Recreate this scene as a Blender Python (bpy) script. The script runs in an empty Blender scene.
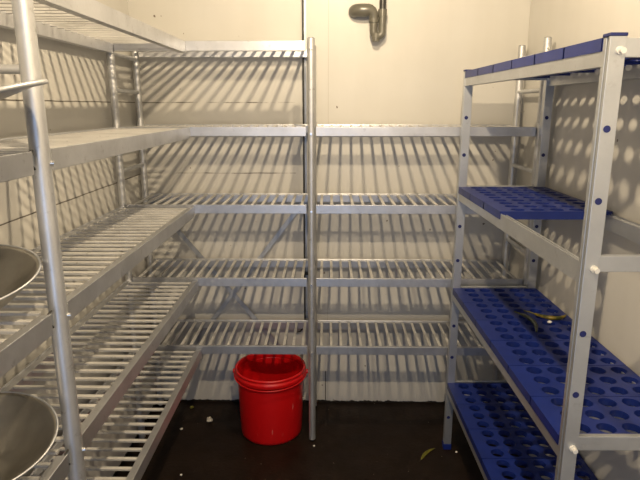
import bpy, bmesh, math, random
from mathutils import Vector, Matrix
random.seed(7)
S = bpy.context.scene
C = S.collection

# ------------------------------------------------------------------ camera
cam_d = bpy.data.cameras.new('camera'); cam = bpy.data.objects.new('camera', cam_d); C.objects.link(cam)
cam_d.sensor_width = 36; cam_d.lens = 36 * 560 / 640; cam_d.clip_start = 0.02
cam.location = (0, 0, 1.6)
cam.rotation_euler = (math.radians(90 - 13.45), 0, math.radians(0.8))
S.camera = cam

# ------------------------------------------------------------------ world, lamps, exposure
w = bpy.data.worlds.new('world'); S.world = w; w.use_nodes = True
w.node_tree.nodes['Background'].inputs[0].default_value = (0.75, 0.85, 1, 1)
w.node_tree.nodes['Background'].inputs[1].default_value = 0.02
def lamp(name, loc, power, col, r):
    d = bpy.data.lights.new(name, 'SPOT'); d.spot_size = math.radians(178); d.spot_blend = 0.05; d.energy = power; d.color = col; d.shadow_soft_size = r
    o = bpy.data.objects.new(name, d); o.location = loc; C.objects.link(o); return o
WARM = (1.0, 0.79, 0.51)
lamp('ceiling_lamp', (0.087, 0.26, 2.41), 93, WARM, 0.02)
lamp('ceiling_lamp', (0.087, 1.76, 2.41), 47, WARM, 0.02)
d = bpy.data.lights.new('doorway_daylight', 'AREA'); d.shape = 'RECTANGLE'; d.size = 0.85; d.size_y = 1.9
d.energy = 10.5; d.color = (0.48, 0.66, 1.0)
o = bpy.data.objects.new('doorway_daylight', d); o.location = (-0.15, -1.19, 1.05)
o.rotation_euler = (math.radians(90), 0, 0); C.objects.link(o)   # faces +Y
S.view_settings.view_transform = 'Standard'; S.view_settings.look = 'None'
S.view_settings.gamma = 1; S.view_settings.use_curve_mapping = False
S.view_settings.exposure = 0.27

# ------------------------------------------------------------------ materials
def nmat(name):
    m = bpy.data.materials.new(name); m.use_nodes = True
    nt = m.node_tree; return m, nt, nt.nodes['Principled BSDF']
def N(nt, t, **kw):
    n = nt.nodes.new(t)
    for k, v in kw.items():
        if k in n.inputs.keys(): n.inputs[k].default_value = v
        else: setattr(n, k, v)
    return n
def ramp(nt, src, stops):
    r = nt.nodes.new('ShaderNodeValToRGB'); e = r.color_ramp.elements
    while len(e) < len(stops): e.new(0.5)
    for i, (p, c) in enumerate(stops):
        e[i].position = p; e[i].color = c if len(c) == 4 else (*c, 1)
    nt.links.new(src, r.inputs[0]); return r
def obj_coord(nt, scale=(1, 1, 1), world=False):
    if world:
        g = nt.nodes.new('ShaderNodeNewGeometry'); s = g.outputs['Position']
    else:
        g = nt.nodes.new('ShaderNodeTexCoord'); s = g.outputs['Object']
    mp = nt.nodes.new('ShaderNodeMapping'); mp.inputs['Scale'].default_value = scale
    nt.links.new(s, mp.inputs[0]); return mp.outputs[0]
def mixc(nt, fac, a, b, mode='MIX'):
    m = nt.nodes.new('ShaderNodeMix'); m.data_type = 'RGBA'; m.blend_type = mode
    for sock, v in ((m.inputs[0], fac), (m.inputs[6], a), (m.inputs[7], b)):
        if isinstance(v, (tuple, float, int)): sock.default_value = v if isinstance(v, (float, int)) else (*v, 1)[:4]
        else: nt.links.new(v, sock)
    return m.outputs[2]
def math_n(nt, op, a, b=None, c=None):
    m = nt.nodes.new('ShaderNodeMath'); m.operation = op
    for i, v in enumerate((a, b, c)):
        if v is None: continue
        if isinstance(v, (float, int)): m.inputs[i].default_value = v
        else: nt.links.new(v, m.inputs[i])
    return m.outputs[0]
def noise(nt, vec, scale, detail=4, rough=0.55):
    n = nt.nodes.new('ShaderNodeTexNoise'); n.inputs['Scale'].default_value = scale
    n.inputs['Detail'].default_value = detail; n.inputs['Roughness'].default_value = rough
    nt.links.new(vec, n.inputs['Vector']); return n.outputs[0]
def bump(nt, bs, h, strength, dist=0.002):
    b = nt.nodes.new('ShaderNodeBump'); b.inputs['Strength'].default_value = strength; b.inputs['Distance'].default_value = dist
    nt.links.new(h, b.inputs['Height']); nt.links.new(b.outputs[0], bs.inputs['Normal'])

def metal(name, col, met, rough, var=0.25, stretch=(1, 1, 1), dirt=0.0):
    m, nt, b = nmat(name)
    v = obj_coord(nt, stretch, world=True)
    n1 = noise(nt, v, 9, 5); n2 = noise(nt, v, 120, 2)
    lo = tuple(c * (1 - var) for c in col); hi = tuple(min(1, c * (1 + var * 0.4)) for c in col)
    r = ramp(nt, n1, [(0.3, lo), (0.7, hi)])
    c = r.outputs[0]
    if dirt:
        dr = ramp(nt, noise(nt, v, 40, 6, 0.7), [(0.60, (0, 0, 0)), (0.74, (dirt, dirt, dirt))])
        c = mixc(nt, dr.outputs[0], c, (0.10, 0.085, 0.07))
    nt.links.new(c, b.inputs['Base Color'])
    b.inputs['Metallic'].default_value = met
    rr = ramp(nt, n2, [(0.2, (rough - .06,) * 3), (0.8, (rough + .08,) * 3)])
    nt.links.new(rr.outputs[0], b.inputs['Roughness'])
    return m
M = {}
M['alu'] = metal('aluminium', (0.59, 0.60, 0.63), 0.88, 0.40, 0.16, dirt=0.35)
M['tube'] = metal('aluminium_tube', (0.62, 0.63, 0.65), 0.8, 0.44, 0.18, dirt=0.5)
M['slat'] = metal('aluminium_slat', (0.70, 0.69, 0.67), 0.45, 0.48, 0.22, dirt=0.5)
M['alu_light'] = metal('anodised_aluminium', (0.56, 0.58, 0.61), 0.85, 0.42, 0.10, dirt=0.2)
M['steel'] = metal('steel', (0.40, 0.38, 0.34), 0.95, 0.34, 0.25)
M['bolt'] = metal('bright_bolt', (0.75, 0.74, 0.72), 0.9, 0.28, 0.1)
M['galv'] = metal('galvanised', (0.42, 0.44, 0.48), 0.7, 0.45, 0.2)

def plastic(name, col, rough, var=0.15, spec=0.5):
    m, nt, b = nmat(name); v = obj_coord(nt, world=True)
    r = ramp(nt, noise(nt, v, 14, 5), [(0.3, tuple(c * (1 - var) for c in col)), (0.7, tuple(min(1, c * (1 + var)) for c in col))])
    nt.links.new(r.outputs[0], b.inputs['Base Color']); b.inputs['Roughness'].default_value = rough
    b.inputs['Specular IOR Level'].default_value = spec
    bump(nt, b, noise(nt, v, 160, 2), 0.15, 0.001)
    return m
M['blue'] = plastic('blue_polymer', (0.006, 0.018, 0.15), 0.40)
M['navy'] = plastic('navy_plastic', (0.010, 0.016, 0.11), 0.45)
M['pipe'] = plastic('grey_pvc', (0.125, 0.12, 0.10), 0.28, 0.2)
M['black'] = plastic('black_rubber', (0.012, 0.011, 0.010), 0.5)
M['white_pl'] = plastic('white_plastic', (0.70, 0.69, 0.66), 0.45, 0.05)
M['dark_pipe'] = plastic('dark_hose', (0.03, 0.03, 0.028), 0.35)
M['crumb'] = plastic('pale_crumb', (0.62, 0.58, 0.50), 0.8, 0.2)

def red_mat():
    m, nt, b = nmat('red_bucket_plastic'); v = obj_coord(nt)
    base = (0.56, 0.004, 0.006)
    # pale vertical scuffs with a shape of their own near the bottom
    vs = obj_coord(nt, (20, 20, 3.5))
    sc = ramp(nt, noise(nt, vs, 2.2, 3, 0.6), [(0.68, (0, 0, 0)), (0.71, (0.6, 0.6, 0.6))])
    tc = nt.nodes.new('ShaderNodeTexCoord'); sp = nt.nodes.new('ShaderNodeSeparateXYZ'); nt.links.new(tc.outputs['Object'], sp.inputs[0])
    lim = ramp(nt, sp.outputs[2], [(0.04, (0, 0, 0)), (0.07, (1, 1, 1)), (0.19, (1, 1, 1)), (0.24, (0, 0, 0))])
    f = mixc(nt, 1.0, sc.outputs[0], lim.outputs[0], 'MULTIPLY')
    c = mixc(nt, f, base, (0.75, 0.30, 0.27))
    nt.links.new(c, b.inputs['Base Color']); b.inputs['Roughness'].default_value = 0.34
    return m
M['red'] = red_mat()

def wall_mat(name, axis, seam_x=None, streaks=True):
    m, nt, b = nmat(name)
    v = obj_coord(nt, world=True)
    g = nt.nodes.new('ShaderNodeNewGeometry'); sp = nt.nodes.new('ShaderNodeSeparateXYZ'); nt.links.new(g.outputs['Position'], sp.inputs[0])
    big = ramp(nt, noise(nt, v, 1.6, 5), [(0.3, (0.52, 0.51, 0.485)), (0.7, (0.585, 0.575, 0.55))])
    c = big.outputs[0]
    # faint vertical streaking of wiped paint
    sv = obj_coord(nt, (9, 9, 0.6), world=True)
    st = ramp(nt, noise(nt, sv, 1.2, 4), [(0.35, (0.94, 0.935, 0.92)), (0.65, (1, 1, 1))])
    c = mixc(nt, 0.4, c, st.outputs[0], 'MULTIPLY')
    # horizontal scuffed lines left by shelves
    run = obj_coord(nt, (1, 1, 0.3), world=True)
    br = ramp(nt, noise(nt, run, 7.0, 4, 0.65), [(0.40 if axis == 'x' else 0.16, (0, 0, 0)), (0.56 if axis == 'x' else 0.30, (1, 1, 1))])
    for zz in (1.617, 1.272 if axis == 'x' else 1.266):
        wob = math_n(nt, 'MULTIPLY', noise(nt, v, 6, 2), 0.006)
        dz = math_n(nt, 'ABSOLUTE', math_n(nt, 'SUBTRACT', math_n(nt, 'ADD', sp.outputs[2], wob), zz + 0.003))
        ln = math_n(nt, 'LESS_THAN', dz, 0.0022)
        ln = math_n(nt, 'MULTIPLY', ln, math_n(nt, 'LESS_THAN', sp.outputs[0], -0.16))   # only on the left part of the room
        f = mixc(nt, 1.0, br.outputs[0], ln, 'MULTIPLY')
        c = mixc(nt, f, c, (0.10, 0.085, 0.07))
    # small dark specks
    sk = ramp(nt, noise(nt, v, 34, 2, 0.4), [(0.775, (0, 0, 0)), (0.79, (1, 1, 1))])
    c = mixc(nt, sk.outputs[0], c, (0.15, 0.12, 0.10))
    if axis == 'x':
        # panel joint
        dx = math_n(nt, 'ABSOLUTE', math_n(nt, 'SUBTRACT', sp.outputs[0], 0.001))
        c = mixc(nt, math_n(nt, 'MULTIPLY', math_n(nt, 'LESS_THAN', dx, 0.0016), 0.35), c, (0.30, 0.26, 0.2))
        lo = math_n(nt, 'MULTIPLY', math_n(nt, 'LESS_THAN', math_n(nt, 'ABSOLUTE', math_n(nt, 'SUBTRACT', sp.outputs[0], -0.009)), 0.002), math_n(nt, 'LESS_THAN', sp.outputs[2], 0.19))
        c = mixc(nt, lo, c, (0.05, 0.04, 0.03))
    # ragged black floor coating carried up the wall foot
    edge = math_n(nt, 'ADD', 0.004, math_n(nt, 'MULTIPLY', math_n(nt, 'POWER', noise(nt, v, 30, 4, 0.7), 2.0), 0.03))
    tar = math_n(nt, 'LESS_THAN', sp.outputs[2], edge)
    c = mixc(nt, tar, c, (0.02, 0.016, 0.013))
    nt.links.new(c, b.inputs['Base Color']); b.inputs['Roughness'].default_value = 0.42
    b.inputs['Specular IOR Level'].default_value = 0.35
    bump(nt, b, noise(nt, v, 5, 3), 0.25, 0.01)
    return m
M['wall_x'] = wall_mat('cream_wall_panel_rear', 'x')
M['wall_y'] = wall_mat('cream_wall_panel_side', 'y')

def floor_mat():
    m, nt, b = nmat('dark_floor_coating'); v = obj_coord(nt, world=True)
    c = ramp(nt, noise(nt, v, 5, 7, 0.65), [(0.3, (0.007, 0.0035, 0.002)), (0.62, (0.014, 0.008, 0.005)), (0.8, (0.04, 0.028, 0.019))]).outputs[0]
    sp_ = ramp(nt, noise(nt, v, 75, 2, 0.4), [(0.765, (0, 0, 0)), (0.79, (1, 1, 1))])
    c = mixc(nt, sp_.outputs[0], c, (0.30, 0.25, 0.2))
    nt.links.new(c, b.inputs['Base Color'])
    r = ramp(nt, noise(nt, v, 9, 5), [(0.3, (0.38,) * 3), (0.7, (0.62,) * 3)]); nt.links.new(r.outputs[0], b.inputs['Roughness'])
    b.inputs['Specular IOR Level'].default_value = 0.18
    bump(nt, b, noise(nt, v, 60, 4), 0.3, 0.003)
    return m
M['floor'] = floor_mat()
def two_tone(name, a, bcol, scale, rough=0.5, mid=0.5):
    m, nt, b = nmat(name); v = obj_coord(nt, world=True)
    r = ramp(nt, noise(nt, v, scale, 3), [(mid - .08, a), (mid + .08, bcol)])
    nt.links.new(r.outputs[0], b.inputs['Base Color']); b.inputs['Roughness'].default_value = rough; return m
M['green'] = two_tone('green_pepper_skin', (0.025, 0.034, 0.016), (0.045, 0.055, 0.022), 40, 0.35)
M['yellow'] = two_tone('yellow_pepper_skin', (0.05, 0.055, 0.012), (0.24, 0.17, 0.015), 35, 0.35)
M['leaf'] = two_tone('olive_leaf', (0.10, 0.10, 0.01), (0.17, 0.15, 0.02), 60, 0.5)

# ------------------------------------------------------------------ mesh helpers
class MB:
    def __init__(s): s.v = []; s.f = []; s.sm = []
    def add(s, vs, fs, smooth=False):
        n = len(s.v); s.v += [tuple(p) for p in vs]; s.f += [tuple(i + n for i in f) for f in fs]; s.sm += [smooth] * len(fs)
    def box(s, x0, x1, y0, y1, z0, z1):
        vs = [(x, y, z) for x in (x0, x1) for y in (y0, y1) for z in (z0, z1)]
        s.add(vs, [(0, 1, 3, 2), (4, 6, 7, 5), (0, 4, 5, 1), (2, 3, 7, 6), (0, 2, 6, 4), (1, 5, 7, 3)])
    def extrude(s, prof, axis, a, b):
        """prof: closed CCW list of (u, z); axis 'x': u = y ; axis 'y': u = x"""
        n = len(prof)
        P = (lambda u, z, t: (t, u, z)) if axis == 'x' else (lambda u, z, t: (u, t, z))
        vs = [P(u, z, a) for u, z in prof] + [P(u, z, b) for u, z in prof]
        fs = [(i, (i + 1) % n, n + (i + 1) % n, n + i) for i in range(n)]
        fs += [tuple(range(n))[::-1], tuple(range(n, 2 * n))]
        s.add(vs, fs)
    def tube(s, pts, r, n=16, cap=True):
        pts = [Vector(p) for p in pts]; rs = r if isinstance(r, (list, tuple)) else [r] * len(pts)
        rings = []; up = None
        for i, p in enumerate(pts):
            t = (pts[min(i + 1, len(pts) - 1)] - pts[max(i - 1, 0)]).normalized()
            if up is None:
                up = t.orthogonal().normalized()
            up = (up - t * up.dot(t)).normalized(); sd = t.cross(up)
            rings.append([p + (up * math.cos(a) + sd * math.sin(a)) * rs[i] for a in [2 * math.pi * k / n for k in range(n)]])
        vs = [q for rr in rings for q in rr]; m = len(rings)
        fs = [(i * n + k, i * n + (k + 1) % n, (i + 1) * n + (k + 1) % n, (i + 1) * n + k) for i in range(m - 1) for k in range(n)]
        s.add(vs, fs, True)
        if cap: s.add([*rings[0]], [tuple(range(n))[::-1]]); s.add([*rings[-1]], [tuple(range(n))])
    def lathe(s, prof, c=(0, 0, 0), n=64, closed=False):
        vs = []; m = len(prof)
        for r, z in prof:
            for k in range(n):
                a = 2 * math.pi * k / n; vs.append((c[0] + r * math.cos(a), c[1] + r * math.sin(a), c[2] + z))
        fs = [(i * n + k, i * n + (k + 1) % n, ((i + 1) % m) * n + (k + 1) % n, ((i + 1) % m) * n + k) for i in range(m if closed else m - 1) for k in range(n)]
        s.add(vs, fs, True)
    def build(s, name, m, parent=None, bevel=0, loc=None, fix=True):
        me = bpy.data.meshes.new(name); me.from_pydata(s.v, [], s.f); me.update()
        for p, q in zip(me.polygons, s.sm): p.use_smooth = q
        if fix:
            b = bmesh.new(); b.from_mesh(me); bmesh.ops.recalc_face_normals(b, faces=b.faces); b.to_mesh(me); b.free()
        o = bpy.data.objects.new(name, me); C.objects.link(o); me.materials.append(m)
        if parent: o.parent = parent
        if loc: o.location = loc
        if bevel:
            md = o.modifiers.new('bevel', 'BEVEL'); md.width = bevel; md.segments = 2; md.limit_method = 'ANGLE'; md.angle_limit = math.radians(40)
        return o
def thing(name, label, cat, loc=(0, 0, 0), group=None):
    o = bpy.data.objects.new(name, None); C.objects.link(o); o.location = loc; o.empty_display_size = 0.05
    o['label'] = label; o['category'] = cat
    if group: o['group'] = group
    return o
def tag(o, label, cat, group=None):
    o['label'] = label; o['category'] = cat
    if group: o['group'] = group
    return o
def inv(o, *ps): return ps

# ------------------------------------------------------------------ room
XL, XR, YB, YF, ZC = -0.945, 0.945, 2.815, -1.25, 2.5
def struct(name, x0, x1, y0, y1, z0, z1, m):
    b = MB(); b.box(x0, x1, y0, y1, z0, z1); o = b.build(name, m); o['kind'] = 'structure'; return o
struct('floor', XL - .1, XR + .1, YF - .1, YB + .1, -0.1, 0, M['floor'])
struct('ceiling', XL - .1, XR + .1, YF - .1, YB + .1, ZC, ZC + .1, M['wall_y'])
struct('wall_back', XL - .1, XR + .1, YB, YB + .1, 0, ZC, M['wall_x'])
struct('wall_left', XL - .1, XL, YF - .1, YB, 0, ZC, M['wall_y'])
struct('wall_right', XR, XR + .1, YF - .1, YB, 0, ZC, M['wall_y'])
b = MB()
b.box(XL, -0.6, YF - .1, YF, 0, ZC); b.box(0.3, XR, YF - .1, YF, 0, ZC); b.box(-0.6, 0.3, YF - .1, YF, 2.02, ZC)
b.build('wall_front', M['wall_y'])['kind'] = 'structure'

# ------------------------------------------------------------------ round-tube slatted racks
TIER = [1.863, 1.514, 1.176, 0.837, 0.502]       # tops of the shelves
BH, BT, TR = 0.040, 0.024, 0.016
def beam_prof(u, top, s, BH=BH, BT=BT):
    """box section with a small raised lip on the outer side (s = direction of the outer side)"""
    h = BT / 2
    p = [(u - s * h, top - .004), (u - s * h, top - BH), (u + s * h, top - BH), (u + s * h, top), (u + s * (h - .004), top), (u + s * (h - .004), top - .004)]
    return p if s > 0 else p[::-1]
def slat(mb, axis, c, a, b, top):
    """one slat: flattened channel, 18 mm wide, running along axis from a to b"""
    w_, h = 0.0064, 0.007
    p = [(c - w_, top - h), (c + w_, top - h), (c + w_, top - .001), (c + w_ - .001, top), (c - w_ + .001, top), (c - w_, top - .001)]
    mb.extrude(p, axis, a, b)
def upright(parent, x, y, top, foot_label=True, bolts=(), bdir=(0, -1), r=TR):
    b = MB(); b.tube([(x, y, 0.012), (x, y, top)], r, 28); o = b.build('upright_tube', M['tube'], parent)
    c = MB(); c.lathe([(0.0, top + .0045), (r * .75, top + .004), (r * .98, top + .001), (r * .98, top - .002)], (x, y, 0), 28); c.build('end_cap', M['galv'], o)
    c = MB(); c.lathe([(0, 0.0), (r * .55, 0.0), (r * .6, .003), (r * .5, .008), (r * .5, .036)], (x, y, 0.001), 24); c.build('foot', M['black'], o)
    for z in bolts:
        q = MB(); dx, dy = bdir
        q.tube([(x + dx * (r - .003), y + dy * (r - .003), z), (x + dx * (r + .006), y + dy * (r + .006), z)], 0.0052, 12); q.build('bolt', M['bolt'], o)
    return o
def ladder_rungs(parent, p0, p1, zs):
    for z in zs:
        a = Vector((*p0, z)); c = Vector((*p1, z)); dv = (c - a).normalized() * (TR - .003)
        q = MB(); q.tube([a + dv, c - dv], 0.0095, 14); q.build('rung', M['tube'], parent)
RZ = (1.665, 1.32, 1.0, 0.95, 0.30)
bolt_z = [t - 0.03 for t in TIER]

# rear unit
YFR, YRR = 2.45, 2.765
XA, XM, XE = -0.912, -0.072, 0.905
rear = thing('slatted_shelving_unit', 'grey aluminium slatted shelving unit on round tubes standing along the back wall', 'shelving unit', (XM, 2.6, 0))
PR = Vector((XM, 2.6, 0))
def finish_parent(root):
    """move children so that world positions stay as modelled"""
    for ch in list(root.children): ch.location = Vector(ch.location) - root.location
for x, ys in ((XA, (YFR, YRR)), (XM, (YFR, YRR)), (XE, (YFR, YRR))):
    for y in ys:
        upright(rear, x, y, 1.872, bolts=bolt_z if y == YFR else ())
for x in (XA, XE): ladder_rungs(rear, (x, YFR), (x, YRR), (1.815,) + RZ)
def bay_x(x0, x1, top, n):
    s = MB()
    for i in range(n):
        c = x0 + (x1 - x0) * (i + 0.5) / n
        slat(s, 'y', c, YFR + BT / 2 - .002, YRR - BT / 2 + .002, top - .004)
    sh = s.build('slatted_shelf', M['slat'], rear)
    for y, sg in ((YFR, -1), (YRR, 1)):
        q = MB(); q.extrude(beam_prof(y, top, sg), 'x', x0, x1); q.build('beam', M['alu'], sh, 0.0012)
for i, t in enumerate(TIER):
    bay_x(XA + TR + .003, XM - TR - .006, t, 18)
    if i: bay_x(XM + TR + .004, XE - TR - .004, t, 20)
# crossed flat braces behind the left bay
for (x0, z0, x1, z1, y) in ((XA + .01, 1.150, XM - .04, 0.165, 2.787), (XM - .01, 1.185, XA + .05, 0.165, 2.7835)):
    dx, dz = x1 - x0, z1 - z0; L = math.hypot(dx, dz); nx, nz = -dz / L * .0115, dx / L * .0115
    q = MB(); vs = []
    for yy in (y - .0015, y + .0015):
        vs += [(x0 + nx, yy, z0 + nz), (x0 - nx, yy, z0 - nz), (x1 - nx, yy, z1 - nz), (x1 + nx, yy, z1 + nz)]
    q.add(vs, [(0, 1, 2, 3), (7, 6, 5, 4), (0, 4, 5, 1), (1, 5, 6, 2), (2, 6, 7, 3), (3, 7, 4, 0)])
    q.build('cross_brace', M['galv'], rear)
finish_parent(rear)

# left unit (two bays, the nearer one runs out of the frame)
XF, XW, YP, YN, YEND = -0.598, -0.905, 1.165, -0.06, 2.4335
left = thing('slatted_shelving_unit', 'aluminium slatted shelving unit along the left wall with a round tube upright in front', 'shelving unit', (XF, YP, 0))
for (x, y) in ((XF, YP), (XW, YP), (XF, YN), (XW, YN)):
    upright(left, x, y, 1.95, bolts=bolt_z if x == XF else (), bdir=(0.97, 0.24), r=0.0195)
for y in (YP, YN): ladder_rungs(left, (XW, y), (XF, y), (1.672, 0.46))
XB = XF - .006
def bay_y(y0, y1, top, n, hook):
    s = MB()
    ya, yb = (YP, y1) if y0 > YP else (y0, YP)
    for i in range(n):
        c = ya + (yb - ya) * (i + 0.5) / n
        if abs(c - YP) < .034:   # short slats beside the uprights
            slat(s, 'x', c, XW + .024, XF - .024, top - .004); continue
        slat(s, 'x', c, XW + BT / 2 - .002, XB - BT / 2 + .002, top - .004)
    sh = s.build('slatted_shelf', M['slat'], left)
    for x, sg in ((XB, 1), (XW, -1)):
        q = MB(); q.extrude(beam_prof(x, top, sg, .047, .026), 'y', y0, y1); q.build('beam', M['alu'], sh, 0.0012)
    if hook:   # bent wire clip at the near side of the upright
        q = MB(); z = top - .008; y = y1 + .004
        q.tube([(XF, y + .012, z + .008), (XF, y - .002, z + .007), (XF, y - .002, z - .016), (XF, y + .012, z - .03)], 0.0022, 8)
        q.build('wire_clip', M['black'], sh)
for t in (1.861, 1.512, 1.168, 0.828, 0.492):
    bay_y(YP + .034, YEND, t, 25, False)
    bay_y(YN + .034, YP - .044, t, 24, True)
    for x in (XB, XW):
        q = MB(); q.box(x - .004, x + .004, YP - .046, YP + .036, t - .036, t - .008); q.build('connector', M['galv'], left)
    # small bracket that hangs the far end on the rear unit
finish_parent(left)

# ------------------------------------------------------------------ blue plastic rack on the right
BX0, BX1 = 0.571, 0.938
BY0, BY1 = 1.205, 2.415
PW, PD = 0.034, 0.032
BT_ = [1.738, 1.265, 0.812, 0.350]
blue = thing('shelving_unit', 'aluminium shelving unit with blue perforated plastic shelves along the right wall', 'shelving unit', (BX0, BY0, 0))
for iy, (y0, y1) in enumerate(((BY0, BY0 + PD), (BY1 - PD, BY1))):
    for ix, (x0, x1) in enumerate(((BX0, BX0 + PW), (BX1 - PW, BX1))):
        q = MB()
        s = PD * .25
        if ix == 0:  # profile with a groove in the aisle side
            prof = [(x0, y0), (x1, y0), (x1, y1), (x0 + .001, y1), (x0 + .001, y0 + s + .010), (x0 + .010, y0 + s + .010), (x0 + .010, y0 + s), (x0, y0 + s)]
        else:
            prof = [(x0, y0), (x1, y0), (x1, y1), (x0, y1)]
        n = len(prof); vs = [(x, y, .03) for x, y in prof] + [(x, y, 1.738) for x, y in prof]
        q.add(vs, [(i, (i + 1) % n, n + (i + 1) % n, n + i) for i in range(n)] + [tuple(range(n))[::-1], tuple(range(n, 2 * n))])
        post = q.build('post', M['alu_light'], blue, 0.001)
        q = MB(); q.box(x0 - .001, x1 + .001, y0 - .001, y1 + .001, 1.738, 1.745); q.build('end_cap', M['navy'], post, .0015)
        q = MB(); q.box(x0 - .002, x1 + .002, y0 - .002, y1 + .002, 0.0, .030); q.build('foot', M['blue'], post, .003)
        for k in range(11):
            z = 1.553 - 0.1535 * k
            if z < 0.1: continue
            if any(-0.075 < z - t < 0.035 for t in BT_): continue
            q = MB(); xc = (x0 + x1) / 2 - .003
            q.tube([(xc, y0 + .001, z), (xc, y0 - .0012, z)], 0.0076, 18); q.build('plug', M['navy'], post)
def blue_beam(x, s, top, ya, yb):
    # hollow section with two rails on top and a seat for the shelf panels
    a = x; p = [(a, top - .058), (a + s * .022, top - .058), (a + s * .022, top - .012), (a + s * .017, top - .012), (a + s * .017, top - .016), (a + s * .013, top - .016),
                (a + s * .010, top - .010), (a + s * .008, top - .016), (a + s * .004, top - .016), (a + s * .003, top - .008), (a, top - .008)]
    q = MB(); q.extrude(p if s > 0 else p[::-1], 'y', ya, yb); return q.build('side_beam', M['alu_light'], blue)
def blue_rail(y, top, x0, x1):
    q = MB(); h = .007
    q.extrude([(y - h, top - .038), (y + h, top - .038), (y + h, top), (y - h, top)], 'x', x0, x1)
    return q.build('end_rail', M['alu_light'], blue, .0015)
def panel_mesh(nx=5, ny=3, W=0.3680, D=0.1945, T=0.005, H=0.027):
    """perforated module: plate with oval holes, collars round the holes and a skirt"""
    mb = MB(); px, py = 0.065, D / ny
    CD = .019; hx0 = -0.065 * 2 + 0.014; segs = 24
    xs = [-W / 2] + [hx0 + (i + .5) * px for i in range(-1, nx)] + [W / 2]
    def cell(cx, cy, x0, x1, y0, y1):
        # boundary ring on the rectangle, inner ring on the ellipse
        rx, ry = 0.0238, 0.0232; out = []; inn = []
        for k in range(segs):
            a = 2 * math.pi * (k + .5) / segs; ca, sa = math.cos(a), math.sin(a)
            inn.append((cx + rx * ca, cy + ry * sa))
            sc = min(((x1 - cx) if ca > 0 else (cx - x0)) / max(abs(ca), 1e-6), ((y1 - cy) if sa > 0 else (cy - y0)) / max(abs(sa), 1e-6))
            out.append((cx + ca * sc, cy + sa * sc))
        cs = [(x1, y1), (x0, y1), (x0, y0), (x1, y0)]
        for z, flip in ((0, False), (-T, True)):
            vs = [(*p, z) for p in inn] + [(*p, z) for p in out] + [(*p, z) for p in cs]
            fs = [(k, segs + k, segs + (k + 1) % segs, (k + 1) % segs) for k in range(segs)]
            # corner triangles
            for ci, (X, Y) in enumerate(cs):
                for k in range(segs):
                    p, r_ = out[k], out[(k + 1) % segs]
                    if (abs(p[0] - X) < 1e-6 and abs(r_[1] - Y) < 1e-6) or (abs(p[1] - Y) < 1e-6 and abs(r_[0] - X) < 1e-6):
                        if abs(p[0] - r_[0]) > 1e-6 and abs(p[1] - r_[1]) > 1e-6:
                            fs.append((segs + k, 2 * segs + ci, segs + (k + 1) % segs))
            if flip: fs = [f[::-1] for f in fs]
            mb.add(vs, fs)
        vs = [(*p, 0) for p in inn] + [(cx + (p[0] - cx) * .96, cy + (p[1] - cy) * .96, -CD) for p in inn]
        mb.add(vs, [((k + 1) % segs, segs + (k + 1) % segs, segs + k, k) for k in range(segs)], True)
        # outer collar under the plate
        vs = [(cx + (p[0] - cx) * 1.09, cy + (p[1] - cy) * 1.09, -T) for p in inn] + [(cx + (p[0] - cx) * 1.05, cy + (p[1] - cy) * 1.05, -CD) for p in inn]
        mb.add(vs, [(k, segs + k, segs + (k + 1) % segs, (k + 1) % segs) for k in range(segs)], True)
        vs = [(cx + (p[0] - cx) * .96, cy + (p[1] - cy) * .96, -CD) for p in inn] + [(cx + (p[0] - cx) * 1.05, cy + (p[1] - cy) * 1.05, -CD) for p in inn]
        mb.add(vs, [(k, (k + 1) % segs, segs + (k + 1) % segs, segs + k) for k in range(segs)])
    for i in range(nx):
        for j in range(ny):
            cell(hx0 + i * px, -D / 2 + (j + .5) * py, hx0 + (i - .5) * px, hx0 + (i + .5) * px, -D / 2 + j * py, -D / 2 + (j + 1) * py)
    xl, xr = hx0 - .5 * px, hx0 + (nx - .5) * px
    for a, c in ((-W / 2, xl), (xr, W / 2)):
        mb.add([(a, -D / 2, 0), (c, -D / 2, 0), (c, D / 2, 0), (a, D / 2, 0)], [(0, 1, 2, 3)])
        mb.add([(a, -D / 2, -T), (c, -D / 2, -T), (c, D / 2, -T), (a, D / 2, -T)], [(3, 2, 1, 0)])
    # skirt: outside faces and inner faces
    g = .0012; t = .003
    for (x0, x1, y0, y1) in ((-W / 2, -W / 2 + t, -D / 2, D / 2), (W / 2 - t, W / 2, -D / 2, D / 2), (-W / 2, W / 2, -D / 2, -D / 2 + t), (-W / 2, W / 2, D / 2 - t, D / 2)):
        mb.box(x0, x1, y0, y1, -H, -.0002)
    return mb
NP = 6; PY0, PY1 = 1.236, 2.384; PDp = (PY1 - PY0) / NP
pmesh = None
def panel(y, top):
    global pmesh
    if pmesh is None:
        o = panel_mesh(D=PDp - .0028).build('shelf_panel', M['blue'], blue, fix=False); pmesh = o.data
    else:
        o = bpy.data.objects.new('shelf_panel', pmesh); C.objects.link(o); o.parent = blue
    o.location = (0.7545, y, top); return o
for i, t in enumerate(BT_):
    for x, s in ((BX0, 1), (BX1, -1)): blue_beam(x + s * .0015, s, t, BY0 + PD, BY1 - PD)
    rt = (1.735, 1.277, 0.826, 0.366)[i]
    for y, r_ in ((BY0 + .011, rt), (BY1 - PD / 2, t + .003)): blue_rail(y, r_, BX0 + PW, BX1 - PW)
    for k in range(NP):
        if i == 1 and k < 3: continue
        panel(PY0 + (k + .5) * PDp, t)
    # threaded knob on the near posts
    q = MB(); kx, ky, kz = BX0 + PW * .62, BY0, (1.710, 1.247, 0.797, 0.33)[i]
    q.tube([(kx, ky + .002, kz), (kx + .001, ky - .004, kz)], 0.0085, 16); q.tube([(kx + .001, ky - .004, kz), (kx + .002, ky - .014, kz - .001)], 0.0062, 16)
    q.build('knob', M['white_pl'], blue)
finish_parent(blue)
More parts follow.
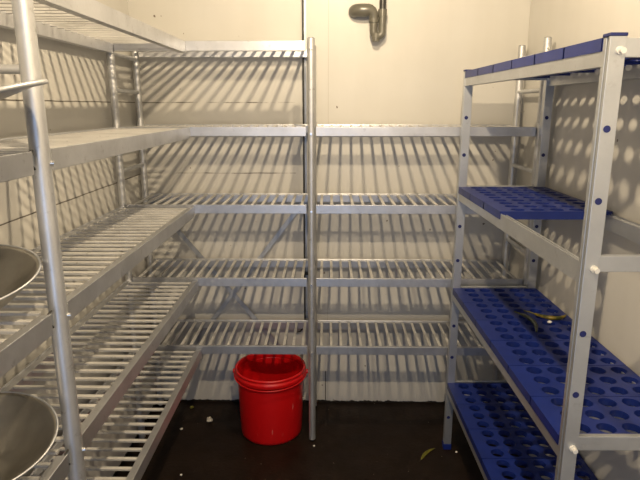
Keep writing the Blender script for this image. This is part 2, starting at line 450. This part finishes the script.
blue.rotation_euler.z = math.radians(0.6)

# ------------------------------------------------------------------ red bucket
bk = thing('bucket', 'empty red plastic bucket on the floor below the slatted shelves', 'bucket', (-0.281, 2.548, 0))
q = MB()
q.lathe([(0, .004), (.138, .004), (.144, .0), (.150, .006), (.153, .02), (.1645, .318), (.1645, .322), (.1605, .322), (.1600, .315), (.149, .022), (.144, .010), (0, .010)], n=96)
q.build('body', M['red'], bk)
q = MB()
q.lathe([(.1655, .352), (.1710, .353), (.1740, .350), (.1745, .345), (.1715, .342), (.1715, .336), (.1765, .333), (.1770, .326), (.1765, .314), (.1740, .311), (.1650, .312), (.1600, .320), (.1625, .349)], n=96, closed=True)
q.build('rim', M['red'], bk)
q = MB()
pts = [(.178 * math.cos(a) * 1.0, .179 * math.sin(a) - .001, .318 - .012 * math.sin(-a)) for a in [math.pi + math.pi * k / 40 for k in range(41)]]
q.tube(pts, .0028, 8); q.build('handle', M['red'], bk)
for s in (-1, 1):
    q = MB(); q.tube([(s * .172, 0, .322), (s * .186, 0, .322)], .011, 16); q.build('handle_lug', M['red'], bk)

# ------------------------------------------------------------------ steel bowls on the near left bay
def bowl(name, label, c, r, rb, h, ta, tb, group=None, cat='bowl', th=.002, deep=None, roll=.0026):
    o = thing(name, label, cat, c)
    prof = []
    n = 14
    for k in range(n + 1):   # outside, bottom to rim
        u = k / n; prof.append((rb + (r - .004 - rb) * (u ** .75), -h + h * u))
    if deep: prof = [(rb * .8, -deep), (rb * .95, -deep + .012), (rb, -h - .012), (rb + .012, -h)] + [(rb + .02 + (r - .024 - rb) * k / 6, -h + h * k / 6) for k in range(7)]; h = deep
    out = [(0, -h)] + prof; inner = [(p[0] - th, p[1] + th) for p in reversed(prof)] + [(0, -h + th)]
    q = MB(); q.lathe(out + inner, n=96); bd = q.build('body', M['steel'], o)
    q = MB(); q.lathe([(r - .003 + roll * math.cos(a), .001 + roll * math.sin(a)) for a in [2 * math.pi * k / 10 for k in range(10)]], n=96, closed=True)
    q.build('rolled_rim', M['alu_light'], o)
    nrm = Vector((math.sin(math.radians(ta)), math.sin(math.radians(tb)), 1)).normalized()
    o.rotation_mode = 'QUATERNION'; o.rotation_quaternion = Vector((0, 0, 1)).rotation_difference(nrm)
    return o
# the dish lies tilted, its rim plane passes close to eye height
TA, TB, DZ = -11.2, -7.3, 1.594
bowl('bowl', 'round steel bowl on the left shelf at mid height beside the near upright', (-0.752, 1.070, 1.262), .160, .05, .083, 1, -11)
bowl('bowl', 'round steel bowl in the bottom left corner, lower of the two open bowls', (-0.722, 1.005, .935), .160, .05, .090, 5, -9)
bowl('dish', 'shallow steel dish seen edge on, crossing the near left upright', (-0.680, .925, DZ), .213, .09, .018, TA, TB, cat='dish', deep=.058, roll=.0048)

# ------------------------------------------------------------------ drain trap, hose and cable on the back wall
dp = thing('drain_pipe', 'grey plastic drain trap with an elbow fixed high on the back wall', 'pipe', (.2, 2.78, 1.98))
def arc(c, r, a0, a1, n, plane='xz', y=0):
    return [(c[0] + r * math.cos(math.radians(a0 + (a1 - a0) * k / n)), y, c[1] + r * math.sin(math.radians(a0 + (a1 - a0) * k / n))) for k in range(n + 1)]
YP_ = 2.765
q = MB()
p = [(.123, YB - .002, 2.031), (.123, 2.80, 2.031)] + [(.123 + .028 - .028 * math.cos(t), YP_ + .033 - .033 * math.sin(t), 2.031) for t in (.3, .6, .9, 1.2, 1.5708)]
p += [(.174, YP_, 2.031)] + [(.182 + .028 * math.sin(t), YP_, 2.003 + .028 * math.cos(t)) for t in (0, .4, .8, 1.2, 1.5708)] + [(.210, YP_, 1.985)]
q.tube(p, [.0285] * 9 + [.0275, .025, .0225, .0205, .0195], 28); q.build('elbow', M['pipe'], dp)
q = MB(); q.tube([(.2105, YP_, 1.994), (.2105, YP_, 1.976)], .0215, 24); q.build('collar', M['pipe'], dp)
q = MB(); q.tube([(.2105, YP_, 1.98), (.2105, YP_, 1.94)] + [(.2305 - .020 * math.cos(t), YP_, 1.937 - .020 * math.sin(t)) for t in (.2, .6, 1.0, 1.4, 1.8, 2.2, 2.6, 3.0)] + [(.2505, YP_, 1.96), (.2505, YP_, 2.03)], .0175, 24)
q.build('trap', M['pipe'], dp)
q = MB(); q.tube([(.2225, YP_, 1.928), (.2225, YP_, 1.905)], .0205, 24); q.tube([(.2225, YP_, 1.906), (.2225, YP_, 1.893)], .0175, 8); q.build('cleaning_cap', M['pipe'], dp)
q = MB(); q.tube([(.2505, YP_, 2.0), (.2505, YP_, 2.034)], .0205, 20); q.build('coupling', M['pipe'], dp)
q = MB(); q.tube([(.2505, YP_, 2.03), (.251, YP_, 2.35), (.251, YP_ + .03, 2.49)], .0155, 18); q.build('hose', M['dark_pipe'], dp)
finish_parent(dp)

cb = thing('cable_conduit', 'thin black vertical cable cover on the back wall behind the centre upright', 'cable', (-.12, 2.8, .5))
q = MB(); q.box(-.1235, -.1150, 2.797, YB - .001, .50, 2.47); q.build('conduit', M['black'], cb, .002)
q = MB(); q.box(-.1150, -.1050, 2.806, YB - .001, .50, 2.47); q.build('backing_strip', M['galv'], cb)
q = MB(); q.box(-.128, -.098, 2.788, 2.797, .744, .760); q.build('clamp', M['black'], cb, .002)
q = MB(); q.tube([(-.119, 2.798, .52), (-.119, 2.797, .49), (-.125, 2.79, .455), (-.145, 2.785, .432), (-.17, 2.79, .425)], .004, 8); q.build('loose_cable', M['black'], cb)
finish_parent(cb)

# ------------------------------------------------------------------ things lying about
def pod(name, label, cat, pts, r, m, stem=None):
    o = thing(name, label, cat, pts[len(pts) // 2]); o0 = Vector(o.location)
    n = len(pts); rs = [r * (0.25 + 0.75 * math.sin(math.pi * min(1, (i + .6) / n * 1.02)) ** .6) for i in range(n)]
    q = MB(); q.tube([Vector(p) - o0 for p in pts], rs, 12); q.build('flesh', m, o)
    if stem:
        q = MB(); q.tube([Vector(p) - o0 for p in stem], .0022, 8); q.build('stem', M['leaf'], o)
    return o
zt = BT_[2] + .0088
def curve(a, b_, c, n, z):
    return [((1 - t) ** 2 * a[0] + 2 * t * (1 - t) * b_[0] + t * t * c[0], (1 - t) ** 2 * a[1] + 2 * t * (1 - t) * b_[1] + t * t * c[1], z) for t in [k / n for k in range(n + 1)]]
pod('chili_pepper', 'curved dark green chili pepper lying on the blue shelf, nearer the aisle', 'pepper',
    curve((.742, 2.045), (.790, 1.985), (.742, 1.868), 12, zt), .0082, M['green'], [(.742, 2.045, zt + .001), (.733, 2.057, zt + .002), (.726, 2.060, zt + .004)])
pod('chili_pepper', 'long yellow and green chili pepper on the blue shelf near the right wall', 'pepper',
    curve((.800, 2.045), (.86, 1.965), (.915, 2.035), 12, zt), .0082, M['yellow'], [(.800, 2.045, zt), (.785, 2.06, zt + .002), (.765, 2.07, zt + .004)])
def chunk(label, x, y, z, r, m, cat='crumb', sq=.6):
    bm = bmesh.new(); bmesh.ops.create_icosphere(bm, subdivisions=2, radius=r)
    for v in bm.verts:
        v.co *= random.uniform(.7, 1.2); v.co.z *= sq
    mz = min(v.co.z for v in bm.verts)
    me = bpy.data.meshes.new('crumb'); bm.to_mesh(me); bm.free(); me.materials.append(m)
    o = bpy.data.objects.new('crumb', me); C.objects.link(o); o.location = (x, y, z - mz); return tag(o, label, cat)
chunk('white crumb lying beside the yellow chili pepper on the blue shelf', .829, 1.972, BT_[2], .009, M['white_pl'])
chunk('largest pale crumb on the dark floor left of the red bucket', -.610, 2.606, 0, .017, M['crumb'], sq=.8)
chunk('tiny white crumb on the floor at the bottom edge below the left shelf', -.648, 2.173, 0, .0055, M['white_pl'])
chunk('tiny white crumb on the floor at the foot of the centre upright', -.062, 2.40, 0, .0055, M['white_pl'])
chunk('tiny white crumb on the floor right of the blue foot of the rack', .615, 2.36, 0, .0055, M['white_pl'])
chunk('small brownish crumb on the floor against the back wall left of the bucket', -.735, 2.74, 0, .011, M['leaf'])
chunk('small grey crumb on the floor between left shelf and red bucket', -.74, 2.535, 0, .008, M['crumb'])
# olive leaf on the floor
q = MB(); L = 11; a = Vector((.437, 2.300, .002)); c = Vector((.520, 2.392, .002)); dv = c - a; sd = Vector((-dv.y, dv.x, 0)).normalized()
vs = []; fs = []
for k in range(L + 1):
    t = k / L; wd = .007 * math.sin(math.pi * t ** .8) ** .8 + .0008; p = a + dv * t + sd * .008 * math.sin(math.pi * t)
    for sgn, zz in ((-1, .004), (0, .001), (1, .006)):
        vs.append(p + sd * wd * sgn + Vector((0, 0, zz * math.sin(math.pi * t))))
for k in range(L):
    for j in (0, 1): fs.append((3 * k + j, 3 * k + j + 1, 3 * k + j + 4, 3 * k + j + 3))
q.add(vs, fs, True); o = q.build('leaf', M['leaf'])
md = o.modifiers.new('thickness', 'SOLIDIFY'); md.thickness = .001
tag(o, 'narrow olive green leaf on the dark floor near the blue rack foot', 'leaf')
